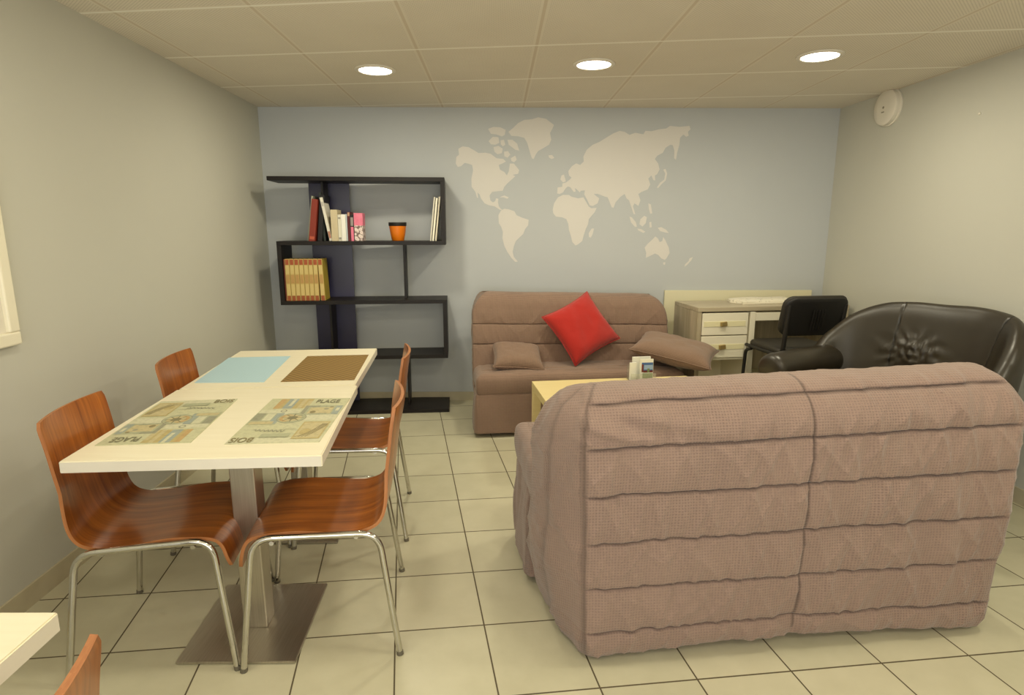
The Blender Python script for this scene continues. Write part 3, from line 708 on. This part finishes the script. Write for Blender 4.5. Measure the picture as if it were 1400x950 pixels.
# ------------------------------------------------------------------ desk, board, cloth
da = R(8); DO = (1.375, 4.40, 0)
dk = thing('desk', 'grey oak desk with two white drawers in the far right corner', 'desk', DO, da)
obj('desktop', bx(0, 1.225, 0, .43, .848, .88, .002), M['oak_top'], dk)
obj('side_panel', bx(0, .034, .004, .43, 0, .847, .001), M['oak'], dk)
obj('side_panel', bx(1.191, 1.225, .004, .43, 0, .847, .001), M['oak'], dk)
for z0, z1 in ((.670, .836), (.496, .662)):
    d = obj('drawer', bx(.040, .405, .004, .40, z0, z1, .003), M['cream'], dk)
    zc = (z0+z1)/2
    obj('handle_band', bx(.055, .385, .001, .004, zc-.018, zc+.020), M['yellow_tape'], d, label='pale yellow strip across the drawer front')
    k = obj('knob', bx(-.024, .024, -.022, 0, -.017, .017, .004, M4=Matrix.Rotation(R(-8), 4, 'Y')), M['brass'], d, loc=(.205, .001, zc+.002), label='square dull brass knob')
obj('niche_shelf', bx(.036, .42, .02, .405, .476, .492), M['cream'], dk)
obj('niche_back', bx(.036, .42, .405, .425, .06, .476), M['cream'], dk)
obj('niche_bottom', bx(.036, .42, .02, .405, .05, .068), M['cream'], dk)
obj('divider_panel', bx(.420, .462, .004, .42, 0, .842, .002), M['cream'], dk)
obj('rail', bx(.464, 1.182, .006, .03, .772, .834, .002), M['cream'], dk)
obj('stile', bx(1.135, 1.184, .006, .03, 0, .771, .002), M['cream'], dk)
obj('back_panel', bx(.464, 1.19, .405, .425, .30, .846), M['oak'], dk)
wz = Vector(WL)+wd*3.27
bm = bx(0, 1.235, -.026, -.004, 0, .948, .002)
tag(obj('wooden_board', bm, M['cream2'], None, loc=(wz.x, wz.y, 0), rot=(0, 0, wang)), 'pale cream board standing upright behind the desk against the back wall', 'board')
m = mat('marbled_cloth', rgb(228, 220, 198), .8); t = NT(m); p = t.obj()
t.col(t.mix(t.math('GREATER_THAN', t.noise(p, 38, 5, .7), .60), rgb(232, 225, 204), rgb(190, 182, 160)))
bm = bmesh.new(); Nn = 20
def clz(a, b): return .034+.006*noise.noise((a*3, b*3, 2))-.012*max(abs(a*2-1), abs(b*2-1))**6
g = [[bm.verts.new((-.26+.52*i/Nn+.02*math.sin(j*.4), -.115+.23*j/Nn-.05*max(0, .3-i/Nn)*(1-j/Nn), clz(i/Nn, j/Nn))) for i in range(Nn+1)] for j in range(Nn+1)]
for j in range(Nn):
    for i in range(Nn): bm.faces.new((g[j][i], g[j][i+1], g[j+1][i+1], g[j+1][i]))
be = [e for e in bm.edges if e.is_boundary]
r = bmesh.ops.extrude_edge_only(bm, edges=be)
for v in r['geom']:
    if isinstance(v, bmesh.types.BMVert): v.co.z = .001
bmesh.ops.recalc_face_normals(bm, faces=bm.faces[:])
pc = world_of(DO, da, (.66, .26, .8805))
tag(obj('folded_cloth', bm, m, None, True, loc=pc, rot=(0, 0, da+R(4)), sharp=60), 'folded off white marbled cloth lying on the desktop', 'cloth')

# ------------------------------------------------------------------ black visitor chair at the desk
va = R(98); VO = (2.025, 4.235, 0)
vc = thing('visitor_chair', 'black padded visitor chair pulled up to the desk, its back to the camera', 'chair', VO, va)
def rr_pad(w, h, th, bow, r=.07, N=20):
    # rounded rectangle pad in the (y, z) plane, thickness along x
    bm = bmesh.new(); out = []
    for cy, cz, a0 in ((w/2-r, h/2-r, 0), (-w/2+r, h/2-r, 90), (-w/2+r, -h/2+r, 180), (w/2-r, -h/2+r, 270)):
        for k in range(7): a = R(a0+15*k); out.append((cy+r*math.cos(a), cz+r*math.sin(a)))
    lv = [(-.5, .80), (-.5, .93), (-.40, .985), (-.2, 1), (.1, 1), (.32, .97), (.46, .88), (.5, .7), (.5, .35)]
    rings = [[bm.verts.new((x*th+bow*(y*s/(w/2))**2, y*s, z*s)) for y, z in out] for x, s in lv]
    n = len(out)
    for a, b in zip(rings, rings[1:]):
        for k in range(n): bm.faces.new((a[k], a[(k+1) % n], b[(k+1) % n], b[k]))
    bm.faces.new(rings[0][::-1]); bm.faces.new(rings[-1])
    bmesh.ops.recalc_face_normals(bm, faces=bm.faces[:]); return bm
M['seat_fabric'] = mat('black_upholstery', rgb(40, 36, 28), .6)
bk = obj('backrest', rr_pad(.47, .285, .036, .035), M['seat_fabric'], vc, True, loc=(-.21, 0, .868), rot=(0, R(-13), 0), sharp=50)
bs = rr_pad(.455, .27, .014, .035, .065)
obj('back_shell', bs, M['dark'], bk, True, loc=(-.024, 0, 0), sharp=50, label='black plastic outer shell of the backrest')
for k in range(5): obj('vent_rib', bx(-.037, -.030, -.045+.02*k, -.037+.02*k, -.09, .06, .002), M['dark'], bk)
st = obj('seat', rr_pad(.46, .43, .055, 0), M['seat_fabric'], vc, True, loc=(.02, 0, .622), rot=(0, R(-90), 0), sharp=50)
for s in (-1, 1):
    obj('leg', tube(bmesh.new(), fillet([(-.27, s*.235, 0), (-.20, s*.235, .60), (.23, s*.235, .60)], .05, 6), .0125, 10), M['dark'], vc, True, sharp=50)
    obj('leg', tube(bmesh.new(), fillet([(.27, s*.235, 0), (.23, s*.235, .56), (.15, s*.235, .585)], .04, 6), .0125, 10), M['dark'], vc, True, sharp=50)
    obj('back_upright', tube(bmesh.new(), fillet([(-.08, s*.20, .585), (-.19, s*.205, .60), (-.225, s*.205, .95)], .06, 6), .012, 10, sx=1.3), M['dark'], vc, True, sharp=50)
obj('crossbar', tube(bmesh.new(), [(.12, -.235, .592), (.12, .235, .592)], .010, 8), M['dark'], vc, True, sharp=50)

# ------------------------------------------------------------------ black leather tub armchair
aa = math.atan2(-.45, -.89); AO = (2.37, 3.43, 0)
ac = thing('armchair', 'wide black leather tub armchair behind the big sofa by the right wall', 'armchair', AO, aa)
path = [(.26, -.45), (.19, -.462), (.10, -.45), (.02, -.38), (-.03, -.25), (-.055, -.1), (-.06, .05), (-.05, .2), (-.02, .32), (.05, .43), (.14, .48), (.22, .485), (.30, .47)]
hts = [.66, .71, .82, .935, 1.0, 1.02, 1.025, 1.03, 1.025, 1.0, .93, .82, .70]
P3 = catmull([(a[0], a[1], h) for a, h in zip(path, hts)], 22); n = len(P3)
sec = [(.02, .08), (.03, .25), (.05, .45), (.07, .62), (.085, .78), (.09, .88), (.086, .95), (.070, .985), (.045, 1.0), (.018, .985), (-.004, .94), (-.022, .86), (-.045, .74), (-.066, .62), (-.08, .5), (-.095, .38), (-.10, .2), (-.10, .08)]
S3 = catmull([(a, b, 0) for a, b in sec], 9)
bm = bmesh.new(); lay = bm.verts.layers.float.new('seam'); rings = []
for i, p in enumerate(P3):
    d = (P3[min(i+1, n-1)]-P3[max(i-1, 0)]); d.z = 0; d.normalize(); o_ = Vector((d.y, -d.x, 0))   # outward
    if o_.dot(Vector((p.x-.25, p.y, 0))) < 0: o_ = -o_
    ring = []
    for j, s in enumerate(S3):
        z = s.y*p.z; off = s.x; sm = 0
        if j > 72:      # inner face
            yy, zz = (p.y+.05)*.7, z-.735
            rd_ = math.hypot(yy*.9, zz)
            off -= .030*math.exp(-(rd_/.07)**2)*(.3+abs(noise.noise((p.y*24, z*20, 1)))*1.6)
            off -= .003*math.sin(math.atan2(zz, yy)*11+3*noise.noise((p.y*8, z*8, 4)))*math.exp(-((rd_-.09)/.045)**2)
            for q in (-.155, .40): sm = max(sm, math.exp(-((p.y-q-.06*(z-.8))/.0038)**2))
            off += .006*sm
        v = bm.verts.new((p.x+o_.x*off, p.y+o_.y*off, z+.004*noise.noise((p.x*6, p.y*6, z*6)))); v[lay] = sm; ring.append(v)
    rings.append(ring)
k_ = len(S3)
for a, b in zip(rings, rings[1:]):
    for j in range(k_): bm.faces.new((a[j], a[(j+1) % k_], b[(j+1) % k_], b[j]))
bm.faces.new(rings[0][::-1]); bm.faces.new(rings[-1]); bmesh.ops.recalc_face_normals(bm, faces=bm.faces[:])
obj('backrest', bm, M['leather'], ac, True, sharp=70)
for s in (-1, 1):
    prof = []
    y = s*.455
    bm = bmesh.new()
    pts = [(.12, y, .62), (.16, y, .625), (.40, y, .622), (.645, y, .615), (.675, y, .614), (.690, y, .613)]
    tube(bm, pts, [.085, .098, .102, .100, .093, .070], 28)
    obj('armrest', bm, M['leather'], ac, True, sharp=60)
    obj('arm_panel', bx(.20, .66, y-.055, y+.055, .08, .58, .03, 4), M['leather'], ac, True, sharp=60)
bm = box(bmesh.new(), .02, .68, -.40, .40, .30, .47, .05, 5)
obj('seat_cushion', bm, M['leather'], ac, True, sharp=60)
obj('seat_base', bx(.0, .62, -.40, .40, .06, .30, .02, 3), M['leather'], ac, True, sharp=60)
for x in (.06, .60):
    for y in (-.42, .42): obj('foot', lathe(bmesh.new(), [(.022, 0), (.028, .085)], 16), M['dark'], ac, True, loc=(x, y, 0), sharp=50)

# ------------------------------------------------------------------ zigzag bookcase
ba = R(5); BO = (-1.805, 4.565, 0); BD = .30
bc = thing('zigzag_bookcase', 'black brown zigzag bookcase with open shelves against the back wall', 'bookcase', BO, ba)
Wd = 1.30; TH = .030
def shelf(z, x0, x1, y1=BD): obj('shelf', bx(x0, x1, 0, y1, z-TH, z, .0015), M['black_wood'], bc)
ZS = (1.832, 1.360, .908, .470)
shelf(ZS[0], 0, Wd); shelf(ZS[1], .035, Wd); shelf(ZS[2], .035, Wd); shelf(ZS[3], .035, Wd)
obj('base_plate', bx(.035, Wd, -.03, .33, 0, .030, .0015), M['black_wood'], bc)
for x0, za, zb in ((Wd-.032, ZS[1], ZS[0]-TH), (.035, ZS[2], ZS[1]-TH), (Wd-.032, ZS[3], ZS[2]-TH), (.035, .030, ZS[3]-TH)):
    obj('side_panel', bx(x0, x0+.032, .001, BD-.001, za, zb, .0015), M['black_wood'], bc)
for za, zb in ((ZS[1], ZS[0]-TH), (ZS[2], ZS[1]-TH), (ZS[3], ZS[2]-TH), (.030, ZS[3]-TH)):
    obj('back_panel', bx(.232, .545, BD-.022, BD-.004, za, zb, .001), M['navy_panel'], bc, label='dark blue black back panel')
for x, za, zb in ((.365, ZS[1], ZS[0]-TH), (.965, ZS[2], ZS[1]-TH), (.375, ZS[3], ZS[2]-TH), (.965, .030, ZS[3]-TH)):
    obj('divider', bx(x, x+.016, .10, BD-.023, za, zb, .001), M['black_wood'], bc)

# ---- books
def bk_pt(x, y, z): return world_of(BO, ba, (x, y, z))
def book(label, x, z, w, h, dth, col, lean=0, y=.03, bands=(), group='books on the top shelf', cover=None, rz=0):
    """spine faces the room (-y); x = left foot of the spine"""
    nm = 'book_cloth_%d_%d_%d' % col
    if nm not in M: flat(nm, *col, rough=.55)
    if 'paper' not in M: flat('paper', 226, 216, 190, .8)
    t = thing('book', label, 'book', bk_pt(x, y, z+.0006), ba+rz, group)
    t.rotation_euler = (0, lean, ba+rz)
    bm = bmesh.new(); c = .0025
    box(bm, 0, c, 0, dth, 0, h, 0); box(bm, w-c, w, 0, dth, 0, h, 0)
    ms = [M[nm]]
    box(bm, c, w-c, 0, .004, 0, h)
    k = 1
    for z0, z1, bc_ in bands:
        nb = 'book_cloth_%d_%d_%d' % bc_
        if nb not in M: flat(nb, *bc_, rough=.55)
        ms.append(M[nb]); box(bm, w*.12, w*.88, -.0012, .0, h*z0, h*z1, mi=k); k += 1
    if cover:
        nb = 'book_cloth_%d_%d_%d' % cover
        if nb not in M: flat(nb, *cover, rough=.55)
        ms.append(M[nb]); box(bm, w, w+.0005, .004, dth, 0, h, mi=k)
    obj('cover', bm, ms, t)
    obj('page_block', bx(c+.0002, w-c-.0002, .0045, dth-.004, .003, h-.003), M['paper'], t)
    return t
S = 1.30/243.
def X(px): return (px-367)*S
z1 = ZS[1]
book('thin grey green booklet leaning at the far left of the top shelf row', X(412.5), z1, .010, .34, .20, (176, 178, 158), lean=R(9), y=.08)
book('thick rusty red book leaning on the top shelf', X(417.5), z1, .044, .315, .19, (136, 46, 26), lean=R(7.5), y=.02, bands=((.05, .12, (190, 90, 60)),))
book('black book beside the rusty red one, leaning the same way', X(428.5), z1, .034, .345, .20, (22, 20, 20), lean=R(6), y=.05)
book('slim dark green book leaning left on the top shelf', X(436.5), z1, .016, .36, .20, (44, 52, 46), lean=R(-3), y=.07)
book('slim white book leaning to the left against the dark ones', X(446), z1, .020, .325, .18, (226, 222, 208), lean=R(-10), y=.03, bands=((.06, .22, (176, 120, 96)), (.8, .9, (190, 186, 176))))
book('beige clothbound book standing upright on the top shelf', X(449.6), z1, .049, .232, .16, (204, 190, 156), y=.02)
book('narrow ivory book between the beige one and the white one', X(459.2), z1, .023, .196, .15, (222, 218, 200), y=.02, bands=((.06, .14, (150, 146, 134)), (.84, .9, (150, 146, 134))))
book('plain white book standing upright on the top shelf', X(463.8), z1, .031, .198, .15, (240, 238, 228), y=.02)
book('thin pale blue grey book left of the dark red book', X(469.8), z1, .010, .20, .15, (190, 200, 204), y=.03)
book('dark red book standing upright on the top shelf', X(472.2), z1, .020, .216, .15, (96, 26, 30), y=.03, bands=((.86, .98, (190, 150, 120)),))
book('slim book with black top and pink foot on its spine', X(476.2), z1, .026, .195, .15, (24, 20, 22), y=.02, bands=((.0, .54, (230, 120, 150)), (.58, .9, (150, 140, 136))))
M['floral'] = mat('pink_floral_print', rgb(236, 150, 170), .6); t = NT(M['floral'])
vo = t.n('ShaderNodeTexVoronoi'); vo.inputs['Scale'].default_value = 45; t.l(t.obj(), vo.inputs['Vector'])
sx = t.n('ShaderNodeSeparateXYZ'); t.l(t.obj(), sx.inputs[0])
lowm = t.math('LESS_THAN', sx.outputs[2], .115)
fc = t.ramp(vo.outputs['Distance'], (.15, rgb(214, 196, 192)), (.45, rgb(236, 222, 214)), (.7, rgb(120, 96, 92)))
t.col(t.mix(lowm, t.mix(t.noise(t.obj(), 30, 2), rgb(214, 90, 122), rgb(244, 150, 172)), fc))
ab = thing('photo_album', 'pink floral covered album standing at the right end of the book row', 'album', bk_pt(X(481.5), .015, z1+.0006), ba)
obj('cover', bx(0, .066, 0, .12, 0, .208, .002), M['floral'], ab)
obj('page_block', bx(.004, .062, .06, .118, .205, .2085), M['paper'], ab)
for k, (px, ln, hh, w, c, lb) in enumerate(((587.5, 6.5, .33, .010, (206, 202, 186), 'thin grey white magazine leaning at right of the top shelf, leftmost of three'), (590.5, 6.5, .325, .014, (232, 228, 210), 'white magazine leaning at the right end of the top shelf, in the middle of three'), (594.6, 6.5, .335, .012, (214, 206, 184), 'cream magazine leaning against the right side panel of the bookcase'))):
    book(lb, X(px), z1, w, hh, .21, c, lean=R(ln), y=.03, group='magazines at the right end of the top shelf')
# orange pot
pp = bk_pt(X(540.5), .12, z1+.0006)
pot = thing('flower_pot', 'small orange pot with a black rim on the top shelf', 'pot', pp)
obj('pot_body', lathe(bmesh.new(), [(.044, 0), (.047, .004), (.058, .055), (.066, .112), (.061, .112), (.054, .06), (.045, .02), (.005, .018)], 36), M['orange'], pot, True, sharp=40)
obj('rim', lathe(bmesh.new(), [(.0662, .112), (.069, .116), (.0695, .140), (.064, .140), (.063, .114), (.0635, .112)], 36), M['dark'], pot, True, sharp=40)
obj('soil', lathe(bmesh.new(), [(.0545, .088), (.055, .095), (.002, .098)], 24), M['soil'], pot, True)
# matching set on the second shelf
z2 = ZS[2]; x = .035+.032+.004
book('thin dark red book at the left end of the yellow set', x, z2, .009, .315, .16, (110, 44, 24), y=.02, group='books on the second shelf'); x += .0096
places = ('first yellow book with red bands, beside the thin dark red one', 'second yellow banded book from the left on the second shelf', 'third yellow banded book from the left on the second shelf', 'fourth yellow banded book from the left on the second shelf', 'fifth yellow banded book from the left on the second shelf', 'sixth yellow banded book from the left on the second shelf', 'seventh yellow banded book, left of the narrow dark gap in the set', 'last yellow banded book, its olive cover facing the empty shelf')
for k in range(8):
    bands = ((.0, .12, (160, 84, 40)), (.125, .40, (214, 190, 122)), (.42, .62, (190, 150, 88)), (.64, .85, (214, 192, 124)), (.86, .985, (168, 84, 44)))
    book(places[k], x, z2, .0325, .318, .17, (200, 172, 100), y=.02, bands=bands, group='yellow book set on the second shelf', cover=(168, 146, 44) if k == 7 else None, lean=R(-1.6) if k == 7 else 0)
    x += .0349 if k < 6 else .0445

# ------------------------------------------------------------------ lights and camera
def area(name, loc, rot, size, power, col, shape='DISK', sy=None):
    l = bpy.data.lights.new(name, 'AREA'); l.shape = shape; l.size = size; l.energy = power; l.color = col
    if sy: l.size_y = sy
    o = bpy.data.objects.new(name, l); COL.objects.link(o); o.location = loc; o.rotation_euler = rot; return o
WARM = (1, .92, .70)
for x, y in ((-.822, 3.86), (.475, 3.73), (1.70, 3.56)): area('downlight_lamp', (x, y, HC-.02), (0, 0, 0), .19, LP, WARM)
for x in (-.9, .45, 1.8):
    for y in (1.75, -.2): area('added_room_fill', (x, y, HC-.02), (0, 0, 0), .24, LQ*(1.35 if x > 1 else 1), WARM)  # unseen lamps without fixtures, added to light the walls evenly
area('daylight', (-.5, -1.55, 1.25), (R(100), 0, R(-8)), 2.4, LD, (.92, .95, 1.0), 'RECTANGLE', 1.6)
area('added_ceiling_fill', (.6, -1.2, 1.0), (R(150), 0, 0), 1.6, LU, (1, .97, .88), 'RECTANGLE', .8)  # unseen fill light, added behind the camera to brighten the ceiling
w = bpy.data.worlds.new('World'); SC.world = w; w.use_nodes = True
w.node_tree.nodes['Background'].inputs[0].default_value = (.5, .5, .5, 1); w.node_tree.nodes['Background'].inputs[1].default_value = .1
cam = bpy.data.cameras.new('Camera'); cam.sensor_width = 36; cam.sensor_fit = 'HORIZONTAL'; cam.lens = 36*820/1400
co = bpy.data.objects.new('Camera', cam); COL.objects.link(co); co.location = (0, 0, 1.45); co.rotation_euler = (math.pi/2-.195, 0, 0)
cam.clip_start = .02
SC.camera = co
SC.view_settings.view_transform = 'Standard'; SC.view_settings.look = 'None'; SC.view_settings.exposure = EXPO; SC.view_settings.gamma = 1.0
SC.cycles.use_denoising = True
SC.cycles.max_bounces = 8; SC.cycles.diffuse_bounces = 6; SC.cycles.sample_clamp_indirect = 8
